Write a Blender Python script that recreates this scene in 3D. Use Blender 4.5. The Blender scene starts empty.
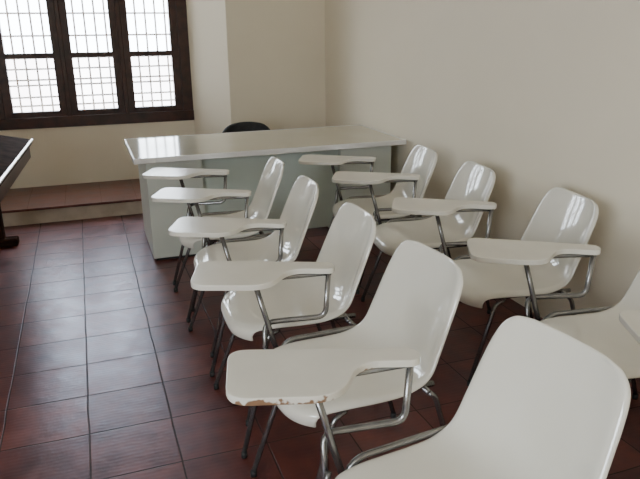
import bpy, bmesh, math, random
from mathutils import Vector, Matrix
random.seed(4)
scene = bpy.context.scene
COL = scene.collection

# ------------------------------------------------------------------ materials
def new_mat(name):
    m = bpy.data.materials.new(name); m.use_nodes = True
    nt = m.node_tree; b = nt.nodes['Principled BSDF']
    return m, nt, b

def noise_mat(name, c1, c2, scale=8, rough=0.5, metallic=0.0, bump=0.0, bscale=60, detail=4, spec=0.5, coat=0.0):
    m, nt, b = new_mat(name)
    tc = nt.nodes.new('ShaderNodeTexCoord')
    n = nt.nodes.new('ShaderNodeTexNoise'); n.inputs['Scale'].default_value = scale; n.inputs['Detail'].default_value = detail
    r = nt.nodes.new('ShaderNodeValToRGB')
    r.color_ramp.elements[0].position = .35; r.color_ramp.elements[1].position = .65
    r.color_ramp.elements[0].color = (*c1, 1); r.color_ramp.elements[1].color = (*c2, 1)
    nt.links.new(tc.outputs['Object'], n.inputs['Vector']); nt.links.new(n.outputs['Fac'], r.inputs['Fac'])
    nt.links.new(r.outputs['Color'], b.inputs['Base Color'])
    b.inputs['Roughness'].default_value = rough; b.inputs['Metallic'].default_value = metallic
    b.inputs['Specular IOR Level'].default_value = spec
    b.inputs['Coat Weight'].default_value = coat; b.inputs['Coat Roughness'].default_value = .08
    if bump > 0:
        n2 = nt.nodes.new('ShaderNodeTexNoise'); n2.inputs['Scale'].default_value = bscale
        bp = nt.nodes.new('ShaderNodeBump'); bp.inputs['Strength'].default_value = bump; bp.inputs['Distance'].default_value = .01
        nt.links.new(tc.outputs['Object'], n2.inputs['Vector']); nt.links.new(n2.outputs['Fac'], bp.inputs['Height'])
        nt.links.new(bp.outputs['Normal'], b.inputs['Normal'])
    return m

M_wall = noise_mat('plaster_cream', (.82, .74, .585), (.84, .76, .605), 1.5, .7, bump=.06, bscale=6, spec=.3)
M_ceil = noise_mat('plaster_white', (.78, .74, .65), (.82, .78, .69), 3, .85)
M_riser = noise_mat('plaster_worn', (.46, .38, .29), (.60, .51, .40), 7, .75, bump=.4, bscale=22)
M_shell = noise_mat('white_plastic', (.77, .74, .65), (.80, .77, .68), 5, .08, spec=.9)
M_tab = noise_mat('white_laminate', (.75, .72, .635), (.79, .76, .675), 7, .25)
TA = math.radians(26); TO = (-.03, .285); TS = .96
def T(s, w):
    s *= TS; w *= TS
    return (TO[0]+s*math.cos(TA)-w*math.sin(TA), TO[1]+s*math.sin(TA)+w*math.cos(TA))
def worn_edge():
    m, nt, b = new_mat('worn_laminate_edge')
    tc = nt.nodes.new('ShaderNodeTexCoord')
    n = nt.nodes.new('ShaderNodeTexNoise'); n.inputs['Scale'].default_value = 40; n.inputs['Detail'].default_value = 2
    nt.links.new(tc.outputs['Object'], n.inputs['Vector'])
    vm = nt.nodes.new('ShaderNodeVectorMath'); vm.operation = 'DISTANCE'
    p = T(.38, -.26); vm.inputs[1].default_value = (p[0], -p[1], .694)
    nt.links.new(tc.outputs['Object'], vm.inputs[0])
    mr = nt.nodes.new('ShaderNodeMapRange'); mr.inputs['From Min'].default_value = .08; mr.inputs['From Max'].default_value = .17
    mr.inputs['To Min'].default_value = .15; mr.inputs['To Max'].default_value = -.15
    nt.links.new(vm.outputs['Value'], mr.inputs['Value'])
    sx = nt.nodes.new('ShaderNodeSeparateXYZ'); nt.links.new(tc.outputs['Object'], sx.inputs[0])
    zr = nt.nodes.new('ShaderNodeMapRange'); zr.inputs['From Min'].default_value = .694; zr.inputs['From Max'].default_value = .714
    zr.inputs['To Min'].default_value = .08; zr.inputs['To Max'].default_value = -.20
    nt.links.new(sx.outputs['Z'], zr.inputs['Value'])
    ad = nt.nodes.new('ShaderNodeMath'); ad.operation = 'ADD'
    nt.links.new(n.outputs['Fac'], ad.inputs[0]); nt.links.new(mr.outputs['Result'], ad.inputs[1])
    ad2 = nt.nodes.new('ShaderNodeMath'); ad2.operation = 'ADD'
    nt.links.new(ad.outputs[0], ad2.inputs[0]); nt.links.new(zr.outputs['Result'], ad2.inputs[1])
    r = nt.nodes.new('ShaderNodeValToRGB')
    r.color_ramp.elements[0].position = .52; r.color_ramp.elements[1].position = .60
    r.color_ramp.elements[0].color = (.75, .72, .635, 1); r.color_ramp.elements[1].color = (.26, .15, .08, 1)
    nt.links.new(ad2.outputs[0], r.inputs['Fac']); nt.links.new(r.outputs['Color'], b.inputs['Base Color'])
    b.inputs['Roughness'].default_value = .5
    return m
M_tabedge = worn_edge()
M_tube = noise_mat('aged_chrome', (.22, .22, .216), (.31, .306, .30), 14, .25, metallic=.85)
M_cap = noise_mat('black_rubber', (.012, .012, .012), (.02, .02, .02), 10, .7)
M_wood = noise_mat('dark_stained_wood', (.024, .008, .005), (.055, .018, .012), 12, .35, bump=.1)
M_darkwood = noise_mat('black_brown_wood', (.020, .010, .007), (.045, .022, .015), 10, .9, spec=.03)
M_desk = noise_mat('desk_laminate_beige', (.58, .54, .43), (.61, .57, .46), 2.5, .12, spec=.65)
M_deskpanel = noise_mat('desk_panel_grey', (.54, .61, .55), (.58, .65, .59), 3, .4)
M_desklight = noise_mat('desk_panel_pale', (.60, .63, .56), (.64, .67, .60), 3, .4)
M_alu = noise_mat('aluminium_trim', (.88, .88, .87), (.94, .94, .93), 6, .22, metallic=.4)
M_black = noise_mat('black_upholstery', (.008, .008, .009), (.018, .018, .02), 30, .6, bump=.1)
M_grille = noise_mat('painted_iron', (.82, .80, .79), (.88, .86, .84), 20, .5)
M_ext = noise_mat('courtyard_plaster', (.72, .60, .58), (.88, .80, .77), .9, .9)

def floor_mat(name, ox, oy, sx_=.33, sy_=.31, base=((.095,.027,.020),(.155,.045,.030)), mort=(.045,.028,.025), wav=.010, msize=.0042, spec=.8):
    m, nt, b = new_mat(name)
    tc = nt.nodes.new('ShaderNodeTexCoord'); mp = nt.nodes.new('ShaderNodeMapping')
    mp.inputs['Location'].default_value = (-ox, -oy, 0)
    wn = nt.nodes.new('ShaderNodeTexNoise'); wn.inputs['Scale'].default_value = 3.5; wn.inputs['Detail'].default_value = 1
    nt.links.new(tc.outputs['Object'], wn.inputs['Vector'])
    sc = nt.nodes.new('ShaderNodeVectorMath'); sc.operation = 'SCALE'; sc.inputs['Scale'].default_value = wav
    nt.links.new(wn.outputs['Color'], sc.inputs[0])
    av = nt.nodes.new('ShaderNodeVectorMath'); av.operation = 'ADD'
    nt.links.new(tc.outputs['Object'], av.inputs[0]); nt.links.new(sc.outputs[0], av.inputs[1])
    br = nt.nodes.new('ShaderNodeTexBrick'); br.offset = 0; br.squash = 1
    br.inputs['Scale'].default_value = 1; br.inputs['Brick Width'].default_value = sx_
    br.inputs['Row Height'].default_value = sy_; br.inputs['Mortar Size'].default_value = msize
    br.inputs['Mortar Smooth'].default_value = .5; br.inputs['Bias'].default_value = 0
    br.inputs['Color1'].default_value = (*base[0], 1); br.inputs['Color2'].default_value = (*base[1], 1)
    br.inputs['Mortar'].default_value = (*mort, 1)
    nt.links.new(av.outputs[0], mp.inputs['Vector']); nt.links.new(mp.outputs['Vector'], br.inputs['Vector'])
    n = nt.nodes.new('ShaderNodeTexNoise'); n.inputs['Scale'].default_value = 8; n.inputs['Detail'].default_value = 6
    nt.links.new(tc.outputs['Object'], n.inputs['Vector'])
    rr = nt.nodes.new('ShaderNodeValToRGB'); rr.color_ramp.elements[0].position = .25; rr.color_ramp.elements[1].position = .75
    rr.color_ramp.elements[0].color = (.55, .55, .6, 1); rr.color_ramp.elements[1].color = (1.5, 1.4, 1.28, 1)
    nt.links.new(n.outputs['Fac'], rr.inputs['Fac'])
    mx = nt.nodes.new('ShaderNodeMix'); mx.data_type = 'RGBA'; mx.blend_type = 'MULTIPLY'; mx.inputs[0].default_value = 1
    nt.links.new(br.outputs['Color'], mx.inputs[6]); nt.links.new(rr.outputs['Color'], mx.inputs[7])
    nt.links.new(mx.outputs[2], b.inputs['Base Color'])
    mr = nt.nodes.new('ShaderNodeMapRange'); mr.inputs['To Min'].default_value = .22; mr.inputs['To Max'].default_value = .44
    nt.links.new(n.outputs['Fac'], mr.inputs['Value'])
    mr2 = nt.nodes.new('ShaderNodeMath'); mr2.operation = 'MULTIPLY_ADD'; mr2.inputs[1].default_value = .2
    nt.links.new(br.outputs['Fac'], mr2.inputs[0]); nt.links.new(mr.outputs['Result'], mr2.inputs[2])
    nt.links.new(mr2.outputs[0], b.inputs['Roughness'])
    sp = nt.nodes.new('ShaderNodeMath'); sp.operation = 'MULTIPLY_ADD'; sp.inputs[1].default_value = -.45; sp.inputs[2].default_value = spec
    nt.links.new(br.outputs['Fac'], sp.inputs[0]); nt.links.new(sp.outputs[0], b.inputs['Specular IOR Level'])
    b.inputs['Specular Tint'].default_value = (.64, .72, 1.0, 1)  # cool sky sheen coloured into the tile reflection
    wv = nt.nodes.new('ShaderNodeTexWave'); wv.inputs['Scale'].default_value = 14; wv.inputs['Distortion'].default_value = 3
    wv.inputs['Detail'].default_value = 2; wv.bands_direction = 'Y'
    nt.links.new(tc.outputs['Object'], wv.inputs['Vector'])
    n2 = nt.nodes.new('ShaderNodeTexNoise'); n2.inputs['Scale'].default_value = 9; n2.inputs['Detail'].default_value = 3
    nt.links.new(tc.outputs['Object'], n2.inputs['Vector'])
    ad = nt.nodes.new('ShaderNodeMath'); ad.operation = 'MULTIPLY_ADD'; ad.inputs[1].default_value = -.45
    nt.links.new(br.outputs['Fac'], ad.inputs[0])
    ml = nt.nodes.new('ShaderNodeMath'); ml.operation = 'MULTIPLY'; ml.inputs[1].default_value = .6
    nt.links.new(n2.outputs['Fac'], ml.inputs[0])
    ml2 = nt.nodes.new('ShaderNodeMath'); ml2.operation = 'MULTIPLY_ADD'; ml2.inputs[1].default_value = .05
    nt.links.new(wv.outputs['Fac'], ml2.inputs[0]); nt.links.new(ml.outputs[0], ml2.inputs[2])
    nt.links.new(ml2.outputs[0], ad.inputs[2])
    bp = nt.nodes.new('ShaderNodeBump'); bp.inputs['Strength'].default_value = .5; bp.inputs['Distance'].default_value = .006
    nt.links.new(ad.outputs[0], bp.inputs['Height']); nt.links.new(bp.outputs['Normal'], b.inputs['Normal'])
    return m
M_floor = floor_mat('terracotta_floor_tiles', .197+.005, 2.14+.005)
M_step = floor_mat('terracotta_step_tiles', .05, .05, .30, .30, ((.115,.048,.034),(.122,.050,.036)), (.11,.047,.035), msize=.001, spec=.35)

# ------------------------------------------------------------------ helpers
def mesh_obj(name, verts, faces, mats, smooth=False, parent=None, fmats=None):
    me = bpy.data.meshes.new(name); me.from_pydata([tuple(v) for v in verts], [], faces)
    bm = bmesh.new(); bm.from_mesh(me); bmesh.ops.recalc_face_normals(bm, faces=bm.faces)
    bm.to_mesh(me); bm.free()
    for m in (mats if isinstance(mats, (list, tuple)) else [mats]): me.materials.append(m)
    if fmats:
        for p, i in zip(me.polygons, fmats): p.material_index = i
    if smooth:
        for p in me.polygons: p.use_smooth = True
    ob = bpy.data.objects.new(name, me); COL.objects.link(ob)
    if parent: ob.parent = parent
    return ob

def prism(poly, z0, z1):
    n = len(poly)
    v = [(x, y, z0) for x, y in poly] + [(x, y, z1) for x, y in poly]
    f = [tuple(range(n))[::-1], tuple(range(n, 2*n))] + [(i, (i+1) % n, (i+1) % n+n, i+n) for i in range(n)]
    return v, f
def boxg(x0, x1, y0, y1, z0, z1):
    return prism([(x0, y0), (x1, y0), (x1, y1), (x0, y1)], z0, z1)
def join_geo(lst):
    V, F = [], []
    for v, f in lst:
        o = len(V); V += v; F += [tuple(i+o for i in q) for q in f]
    return V, F
def bevel(ob, w, seg=2):
    md = ob.modifiers.new('bevel', 'BEVEL'); md.width = w; md.segments = seg; md.limit_method = 'ANGLE'
    return ob
def box(name, x0, x1, y0, y1, z0, z1, mat, parent=None, bw=0):
    v, f = boxg(x0, x1, y0, y1, z0, z1)
    ob = mesh_obj(name, v, f, mat, parent=parent)
    if bw: bevel(ob, bw)
    return ob
def boxes(name, lst, mat, parent=None, bw=0):
    v, f = join_geo([boxg(*b) for b in lst]); ob = mesh_obj(name, v, f, mat, parent=parent)
    if bw: bevel(ob, bw)
    return ob

def round_path(pts, rad, seg=6):
    pts = [Vector(p) for p in pts]; out = [pts[0]]
    for i in range(1, len(pts)-1):
        a, p, b = pts[i-1], pts[i], pts[i+1]
        r = rad if not isinstance(rad, (list, tuple)) else rad[i]
        da = (a-p); db = (b-p); r1 = min(r, da.length*.49, db.length*.49)
        s = p+da.normalized()*r1; e = p+db.normalized()*r1
        for k in range(seg+1):
            t = k/seg; out.append(s*(1-t)**2+p*2*t*(1-t)+e*t*t)
    out.append(pts[-1]); return out
def tube_geo(pts, r, n=10):
    pts = [Vector(p) for p in pts]; V, F = [], []
    up = None
    for i, p in enumerate(pts):
        t = ((pts[min(i+1, len(pts)-1)]-pts[max(i-1, 0)])).normalized()
        if up is None:
            up = t.orthogonal().normalized()
        up = (up - t*up.dot(t)).normalized(); sd = t.cross(up)
        for k in range(n):
            a = 2*math.pi*k/n; V.append(tuple(p+(up*math.cos(a)+sd*math.sin(a))*r))
    for i in range(len(pts)-1):
        for k in range(n):
            F.append((i*n+k, i*n+(k+1) % n, (i+1)*n+(k+1) % n, (i+1)*n+k))
    F.append(tuple(range(n))[::-1]); F.append(tuple((len(pts)-1)*n+k for k in range(n)))
    return V, F
def tubes(name, paths, r, mat, parent=None):
    v, f = join_geo([tube_geo(p, r) for p in paths])
    return mesh_obj(name, v, f, mat, smooth=True, parent=parent)
def catmull(P, m):
    out = []
    n = len(P)
    for i in range(n-1):
        p0 = P[max(i-1, 0)]; p1 = P[i]; p2 = P[i+1]; p3 = P[min(i+2, n-1)]
        for k in range(m):
            t = k/m
            out.append([.5*((2*b)+(-a+c)*t+(2*a-5*b+4*c-d)*t*t+(-a+3*b-3*c+d)*t**3) for a, b, c, d in zip(p0, p1, p2, p3)])
    out.append(list(P[-1])); return out
def empty(name, loc=(0, 0, 0), rz=0):
    e = bpy.data.objects.new(name, None); e.empty_display_size = .1
    e.location = loc; e.rotation_euler = (0, 0, rz); COL.objects.link(e); return e
def tag(o, label, cat, group=None):
    o['label'] = label; o['category'] = cat
    if group: o['group'] = group
def struct(o): o['kind'] = 'structure'; return o

# ------------------------------------------------------------------ room
XR, XL, YB, YF, ZC = 2.28, -2.6, -2.6, 6.23, 3.0
XN = 1.312
YN = 6.66
struct(box('floor', XL-.2, XR+.2, YB-.2, YN+.3, -.1, 0, M_floor))
struct(box('ceiling', XL-.2, XR+.2, YB-.2, YN+.3, ZC, ZC+.1, M_ceil))
struct(box('wall_right', XR, XR+.2, YB-.2, YN+.3, 0, ZC, M_wall))
struct(box('wall_rear', XL, XR, YB-.2, YB, 0, ZC, M_wall))
LW = [(-1.8, .4)]
struct(boxes('wall_left', [(XL-.2, XL, YB-.2, YN+.3, 0, .95), (XL-.2, XL, YB-.2, YN+.3, 2.6, ZC),
    (XL-.2, XL, YB-.2, LW[0][0], .95, 2.6), (XL-.2, XL, LW[0][1], YN+.3, .95, 2.6)], M_wall))
WX0, WX1, WZ0, WZ1 = -.81, 1.025, .695, 2.38
geo = [prism([(XN, YF), (XR, YF), (XR, YN+.3), (WX1, YN+.3), (WX1, YN)], 0, ZC),
       prism([(WX0-.3, YF), (WX0, YN), (WX0, YN+.3), (XL, YN+.3), (XL, YF)], 0, ZC),
       boxg(WX0, WX1, YN, YN+.3, 0, WZ0), boxg(WX0, WX1, YN, YN+.3, WZ1, ZC),
       prism([(WX0-.3, YF), (XN, YF), (WX1, YN), (WX0, YN)], WZ1+.05, ZC)]
v, f = join_geo(geo); struct(mesh_obj('wall_back', v, f, M_wall))
SY = 5.80; SZ = .14
v, f = join_geo([boxg(XL, 1.06, SY+.02, YF, 0, SZ-.02), prism([(WX0-.3, YF), (1.06, YF), (WX1, YN), (WX0, YN)], 0, SZ-.02)])
struct(mesh_obj('trim_1', v, f, M_riser))
v, f = join_geo([boxg(XL, 1.06, SY, YF, SZ-.02, SZ), prism([(WX0-.3, YF), (1.06, YF), (WX1, YN), (WX0, YN)], SZ-.02, SZ)])
struct(mesh_obj('trim_2', v, f, M_step))
struct(box('wall_courtyard', -9, 9, 13.0, 13.3, -3, 1.12, M_ext))

# window
win = struct(empty('window_1', (0, YN+.02, 0)))
y0, y1 = -.02, .05
ms = [WX0+.10, -.142, .385, WX1-.09]
boxes('window_frame', [(WX0, WX0+.11, y0, y1+.03, WZ0, WZ1), (WX1-.10, WX1, y0, y1+.03, WZ0, WZ1),
      (ms[1]-.022, ms[1]+.022, y0-.005, y1+.01, WZ0, WZ1), (ms[2]-.022, ms[2]+.022, y0-.005, y1+.01, WZ0, WZ1),
      (WX0, WX1, y0-.02, y1+.03, WZ0, WZ0+.10), (WX0, WX1, y0, y1+.03, WZ1-.09, WZ1)], M_wood, win, .006)
def casement(xa, xb):
    z0, z1 = WZ0+.10, WZ1-.09; s = .082
    boxes('casement', [(xa, xa+s, y0+.012, y1, z0, z1), (xb-s, xb, y0+.012, y1, z0, z1), (xa+s-.01, xb-s+.01, y0+.012, y1, z0, z0+.05),
          (xa+s-.01, xb-s+.01, y0+.012, y1, z1-s, z1), (xa+s-.01, xb-s+.01, y0+.03, y1-.02, 1.325, 1.37)], M_wood, win)
for i in range(3): casement(ms[i]+.001, ms[i+1]-.001)
gr = []
x = WX0+.05
while x < WX1:
    gr.append([(x, .2, WZ0-.02), (x, .2, WZ1+.02)]); x += .094
for z in (.88, .96, 1.07, 1.12, 1.22, 1.32, 1.52, 1.72, 1.92, 2.12):
    gr.append([(WX0-.02, .205, z), (WX1+.02, .205, z)])
tubes('window_grille', gr, .0095, M_grille, win)
for i, (a, b) in enumerate(LW):
    w = struct(empty('window_%d' % (i+2), (XL-.1, 0, 0)))
    m = (a+b)/2
    boxes('window_frame', [(-.03, .03, a, a+.06, .95, 2.6), (-.03, .03, b-.06, b, .95, 2.6), (-.03, .03, m-.04, m+.04, 1.01, 2.54),
          (-.03, .03, a+.06, b-.06, .95, 1.01), (-.03, .03, a+.06, b-.06, 2.54, 2.6)], M_wood, w, .005)

# ------------------------------------------------------------------ tablet chair
G = 'tablet-arm chairs in two rows'
LAB = 'white plastic tablet-arm chair with chrome tube legs'
def L(f, r, z): return (f, -r, z)

def shell_mesh():
    prof = [  # f, z, half width, curl, lip (edge turned down/back), corner setback
        (.322, .378, .214, .000, .000, .070), (.327, .402, .225, .000, .000, .070), (.306, .428, .233, .002, .005, .065),
        (.21, .440, .239, .006, .016, .040), (.06, .432, .242, .014, .019, .012), (-.05, .426, .242, .024, .019, .0),
        (-.13, .436, .242, .042, .018, .0), (-.185, .474, .240, .058, .018, .0),
        (-.215, .538, .236, .060, .018, .0), (-.240, .620, .230, .052, .018, .0), (-.263, .695, .223, .044, .018, .0),
        (-.282, .748, .212, .038, .016, .0), (-.292, .776, .195, .034, .014, .0), (-.299, .794, .166, .028, .010, .0),
        (-.304, .802, .122, .020, .004, .0), (-.311, .797, .100, .012, .0, .0)]
    P = catmull(prof, 3); V = []; F = []
    half = [0, .16, .32, .48, .62, .74, .84, .92, .97, 1.0]
    S = [-h for h in half[:0:-1]] + half
    nu = len(S)-1
    for i, (f0, z0, w, c, lip, cs) in enumerate(P):
        a = P[max(i-1, 0)]; b = P[min(i+1, len(P)-1)]
        tf, tz = b[0]-a[0], b[1]-a[1]; l = math.hypot(tf, tz) or 1
        nf, nz = abs(tz/l), max(-tf/l, 0)
        if i < 6: nf, nz = 0, 1
        if i > len(P)-7: nf, nz = .95, .3
        for k, ss in enumerate(S):
            q = abs(ss)**2.2*c
            if abs(ss) > .99: q -= lip
            elif abs(ss) > .96: q -= lip*.35
            V.append(L(f0+nf*q-cs*abs(ss)**4, ss*w, z0+nz*q))
    for i in range(len(P)-1):
        for k in range(nu):
            F.append((i*(nu+1)+k, i*(nu+1)+k+1, (i+1)*(nu+1)+k+1, (i+1)*(nu+1)+k))
    return V, F

def round_poly(pts, rad, seg=6):
    n = len(pts); out = []
    for i in range(n):
        a, p, b = Vector(pts[i-1]), Vector(pts[i]), Vector(pts[(i+1) % n])
        da, db = a-p, b-p; r1 = min(rad[i], da.length*.49, db.length*.49)
        s = p+da.normalized()*r1; e = p+db.normalized()*r1
        for k in range(seg+1):
            t = k/seg; out.append(tuple(s*(1-t)**2+p*2*t*(1-t)+e*t*t))
    return out

TZ = .705
def tablet_obj(edge_mat, parent):
    poly = [(0, 0), (-.005, -.080), (.17, -.080), (.225, -.255), (.515, -.265), (.54, -.0)]
    rad = [.045, .04, .07, .08, .065, .06]
    pl = round_poly(poly, rad, 8)
    v, f = prism([(T(a, b)[0], -T(a, b)[1]) for a, b in pl], TZ-.010, TZ+.011)
    ob = mesh_obj('writing_tablet', v, f, [M_tab, edge_mat], parent=parent, fmats=[0, 0]+[1]*len(pl))
    bevel(ob, .003, 2)
    return ob

def build_chair():
    root = empty('tablet_chair')
    v, f = shell_mesh()
    sh = mesh_obj('seat_shell', v, f, M_shell, smooth=True, parent=root)
    md = sh.modifiers.new('solid', 'SOLIDIFY'); md.thickness = .009; md.offset = 0
    md = sh.modifiers.new('sub', 'SUBSURF'); md.levels = 1; md.render_levels = 1
    tablet_obj(M_tab, root)
    R = .0105
    fr = [round_path([L(.20, -.175, .407), L(-.19, -.175, .407)], .02),
          round_path([L(.20, .175, .407), L(-.19, .175, .407)], .02),
          [L(.15, -.205, .405), L(.15, .245, .405)], [L(-.15, -.215, .403), L(-.15, .245, .403)]]
    tubes('seat_frame', fr, R, M_tube, root)
    r0 = T(.022, -.040); r1 = T(.30, -.13); p1 = T(.27, -.085)
    zt = TZ-.019
    arm = [round_path([L(.265, .262, .37), L(p1[0], p1[1], .500), L(r0[0]+.015, r0[1]-.005, .515), L(r0[0], r0[1], zt)], .035),
           round_path([L(.22, .254, .38), L(.18, .254, .446), L(-.17, .254, .444), L(-.19, .247, .39)], .04),
           round_path([L(.22, .254, .41), L(r1[0], r1[1], zt)], .02),
           [L(r0[0]-.01, r0[1], zt), L(*T(.36, -.14), zt)]]
    tubes('tablet_arm', arm, .0104, M_tube, root)
    legs = [[L(.15, -.205, .405), L(.19, -.208, .385), L(.29, -.215, .02)],
            [L(.255, .266, .42), L(.265, .262, .37), L(.37, .235, .02)],
            [L(.17, .14, .405), L(.22, .14, .38), L(.37, .115, .02)],
            [L(-.15, -.215, .403), L(-.175, -.217, .38), L(-.28, -.225, .02)],
            [L(-.15, .245, .403), L(-.175, .245, .38), L(-.28, .245, .02)]]
    for lg in legs:
        o = tubes('leg', [round_path(lg, .03)], .0098, M_tube, root)
        x, y, _ = lg[-1]
        tubes('foot_cap', [[(x, y, 0), (x, y, .022)]], .012, M_cap, o)
    return root

proto = build_chair()
def copy_thing(src):
    n = src.copy(); COL.objects.link(n)
    for c in list(src.children):
        cc = c.copy(); COL.objects.link(cc); cc.parent = n; cc.matrix_parent_inverse = c.matrix_parent_inverse.copy()
        for d in list(c.children):
            dd = d.copy(); COL.objects.link(dd); dd.parent = cc
    return n
chairs = [
    (.79, 1.145, -7, 'white plastic tablet-arm chair, tablet edge chipped and brown'),
    (.805, 1.87, -3, LAB), (.785, 2.49, 2, LAB), (.765, 3.12, 4, LAB),
    (.765, 3.71, 5, 'white plastic tablet-arm chair standing next to the beige desk'),
    (1.815, 1.68, 7, LAB+' by the wall'), (1.825, 2.41, 8, LAB+' by the wall'), (1.79, 3.14, 7, LAB+' by the wall'),
    (1.78, 3.75, 7, 'white plastic tablet-arm chair between desk and wall'),
    (1.885, .905, 3, LAB+' by the wall')]
srcs = [proto]+[copy_thing(proto) for _ in chairs[1:]]
for o, (x, y, a, lb) in zip(srcs, chairs):
    o.location = (x, y, 0); o.rotation_euler = (0, 0, math.pi-math.radians(a)); tag(o, lb, 'chair', G)
for c in list(proto.children):
    if c.name.startswith('writing_tablet'): bpy.data.objects.remove(c)
wt = tablet_obj(M_tabedge, proto); wt['label'] = 'white tablet with chipped brown edge'

# ------------------------------------------------------------------ teacher's desk
desk = empty('teacher_desk', (.26, 4.38, 0))
tag(desk, 'long beige laminate desk with metal-trimmed edge and grey panels', 'desk')
W, D = 1.99, .90
box('desk_top', .006, W-.006, .006, D-.006, .722, .752, M_desk, desk, .003)
boxes('edge_trim', [(0, W, 0, .010, .718, .755), (0, W, D-.010, D, .718, .755), (0, .010, .010, D-.010, .718, .755), (W-.010, W, .010, D-.010, .718, .755)], M_alu, desk, .002)
box('modesty_panel', .46, W-.50, .14, .16, .10, .719, M_deskpanel, desk)
for xa, xb in ((.08, .46), (W-.50, W-.08)):
    p = box('pedestal', xa, xb, .09, D-.08, .02, .721, M_desklight, desk, .004)
    p['label'] = 'pale grey drawer pedestal'
    for k in range(3):
        dr = box('drawer', xa+.015, xb-.015, D-.08, D-.062, .06+k*.215, .265+k*.215, M_deskpanel, p, .003)
        tubes('drawer_handle', [round_path([(xa+.13, D-.064, .17+k*.215), (xa+.13, D-.04, .17+k*.215), (xb-.13, D-.04, .17+k*.215), (xb-.13, D-.064, .17+k*.215)], .01)], .004, M_alu, p)
    boxes('plinth', [(xa+.02, xb-.02, .11, D-.10, 0, .02)], M_cap, p)

# black chair behind desk
bc = empty('office_chair', (1.33, 5.44, 0))
tag(bc, 'black padded chair tucked behind the beige desk', 'chair')
V = []; F = []
nu, nv = 12, 10
for j in range(nv+1):
    t = j/nv; z = .50+.275*t
    hw = .24*(1-max(0, (t-.55)/.45)**3*.35)*(1-max(0, (.3-t)/.3)**2*.2)
    for i in range(nu+1):
        s = -1+2*i/nu
        V.append((s*hw, .26+.03*t-.05*s*s, z-(.03*abs(s)**3 if t > .5 else 0)))
for j in range(nv):
    for i in range(nu):
        F.append((j*(nu+1)+i, j*(nu+1)+i+1, (j+1)*(nu+1)+i+1, (j+1)*(nu+1)+i))
o = mesh_obj('backrest', V, F, M_black, smooth=True, parent=bc)
md = o.modifiers.new('s', 'SOLIDIFY'); md.thickness = .035; md.offset = 0
md = o.modifiers.new('b', 'SUBSURF'); md.levels = 1; md.render_levels = 1
pl = round_poly([(-.22, -.20), (.22, -.20), (.21, .22), (-.21, .22)], [.08]*4)
v, f = prism(pl, .41, .47); bevel(mesh_obj('seat', v, f, M_black, parent=bc), .02, 3)
tubes('seat_frame', [round_path([(s*.17, -.15, .40), (s*.17, .24, .40), (s*.17, .275, .62)], .06) for s in (-1, 1)]+[[(-.17, -.1, .40), (.17, -.1, .40)], [(-.17, .15, .40), (.17, .15, .40)]], .011, M_cap, bc)
for sx in (-1, 1):
    for ya, yb in ((-.15, -.2), (.2, .27)):
        tubes('leg', [[(sx*.17, ya, .40), (sx*.2, yb, 0)]], .012, M_cap, bc)

# ------------------------------------------------------------------ slanted dark table at the side
dt = empty('drafting_table', (-.455, 4.3, 0), math.radians(-3.0))
tag(dt, 'dark brown wooden table with a slanted top', 'table')
def slab(name, x0, z0, x1, z1, ya, yb, th, mat, bw=.006):
    v = [(x0, ya, z0), (x1, ya, z1), (x1, ya, z1-th), (x0, ya, z0-th), (x0, yb, z0), (x1, yb, z1), (x1, yb, z1-th), (x0, yb, z0-th)]
    f = [(0, 1, 2, 3), (4, 7, 6, 5), (0, 4, 5, 1), (3, 2, 6, 7), (0, 3, 7, 4), (1, 5, 6, 2)]
    return bevel(mesh_obj(name, v, f, mat, parent=dt), bw)
slab('table_top', -.8, .96, 0, .785, -1.0, 1.03, .03, M_darkwood)
slab('front_rail', -.006, .792, .008, .788, -1.0, 1.032, .012, M_alu, .002)
slab('apron', -.74, .915, -.02, .755, -.95, .99, .10, M_wood)
for yy in (-.8, .95):
    boxes('leg', [(-.40, -.28, yy-.035, yy+.035, .05, .79)], M_darkwood, dt, .006)
    boxes('foot', [(-.72, -.19 if yy > 0 else -.34, yy-.05, yy+.05, 0, .06)], M_darkwood, dt, .012)
boxes('stretcher', [(-.38, -.34, -.77, .92, .25, .32)], M_darkwood, dt, .004)

# ------------------------------------------------------------------ light
w = bpy.data.worlds.new('sky'); scene.world = w; w.use_nodes = True
bg = w.node_tree.nodes['Background']; bg.inputs['Color'].default_value = (.82, .91, 1.0, 1); bg.inputs['Strength'].default_value = 17.5
def portal(loc, rot, sx, sy):
    l = bpy.data.lights.new('portal', 'AREA'); l.shape = 'RECTANGLE'; l.size = sx; l.size_y = sy
    l.cycles.is_portal = True
    o = bpy.data.objects.new('daylight_portal', l); o.location = loc; o.rotation_euler = rot; COL.objects.link(o)
portal(((WX0+WX1)/2, YN+.32, (WZ0+WZ1)/2), (-math.pi/2, 0, 0), WX1-WX0, WZ1-WZ0)
for a, b in LW:
    portal((XL-.22, (a+b)/2, 1.775), (0, -math.pi/2, 0), 1.65, b-a)

# ------------------------------------------------------------------ camera
cam = bpy.data.cameras.new('camera'); co = bpy.data.objects.new('camera', cam); COL.objects.link(co)
cam.sensor_width = 36; cam.lens = 36*650/640; cam.clip_start = .02
yaw, pitch, roll = math.radians(-19.5), math.radians(-17.9), math.radians(-.6)
Rm = Matrix.Rotation(yaw, 4, 'Z') @ Matrix.Rotation(math.pi/2+pitch, 4, 'X') @ Matrix.Rotation(roll, 4, 'Z')
co.matrix_world = Matrix.Translation((0, 0, 1.55)) @ Rm
scene.camera = co
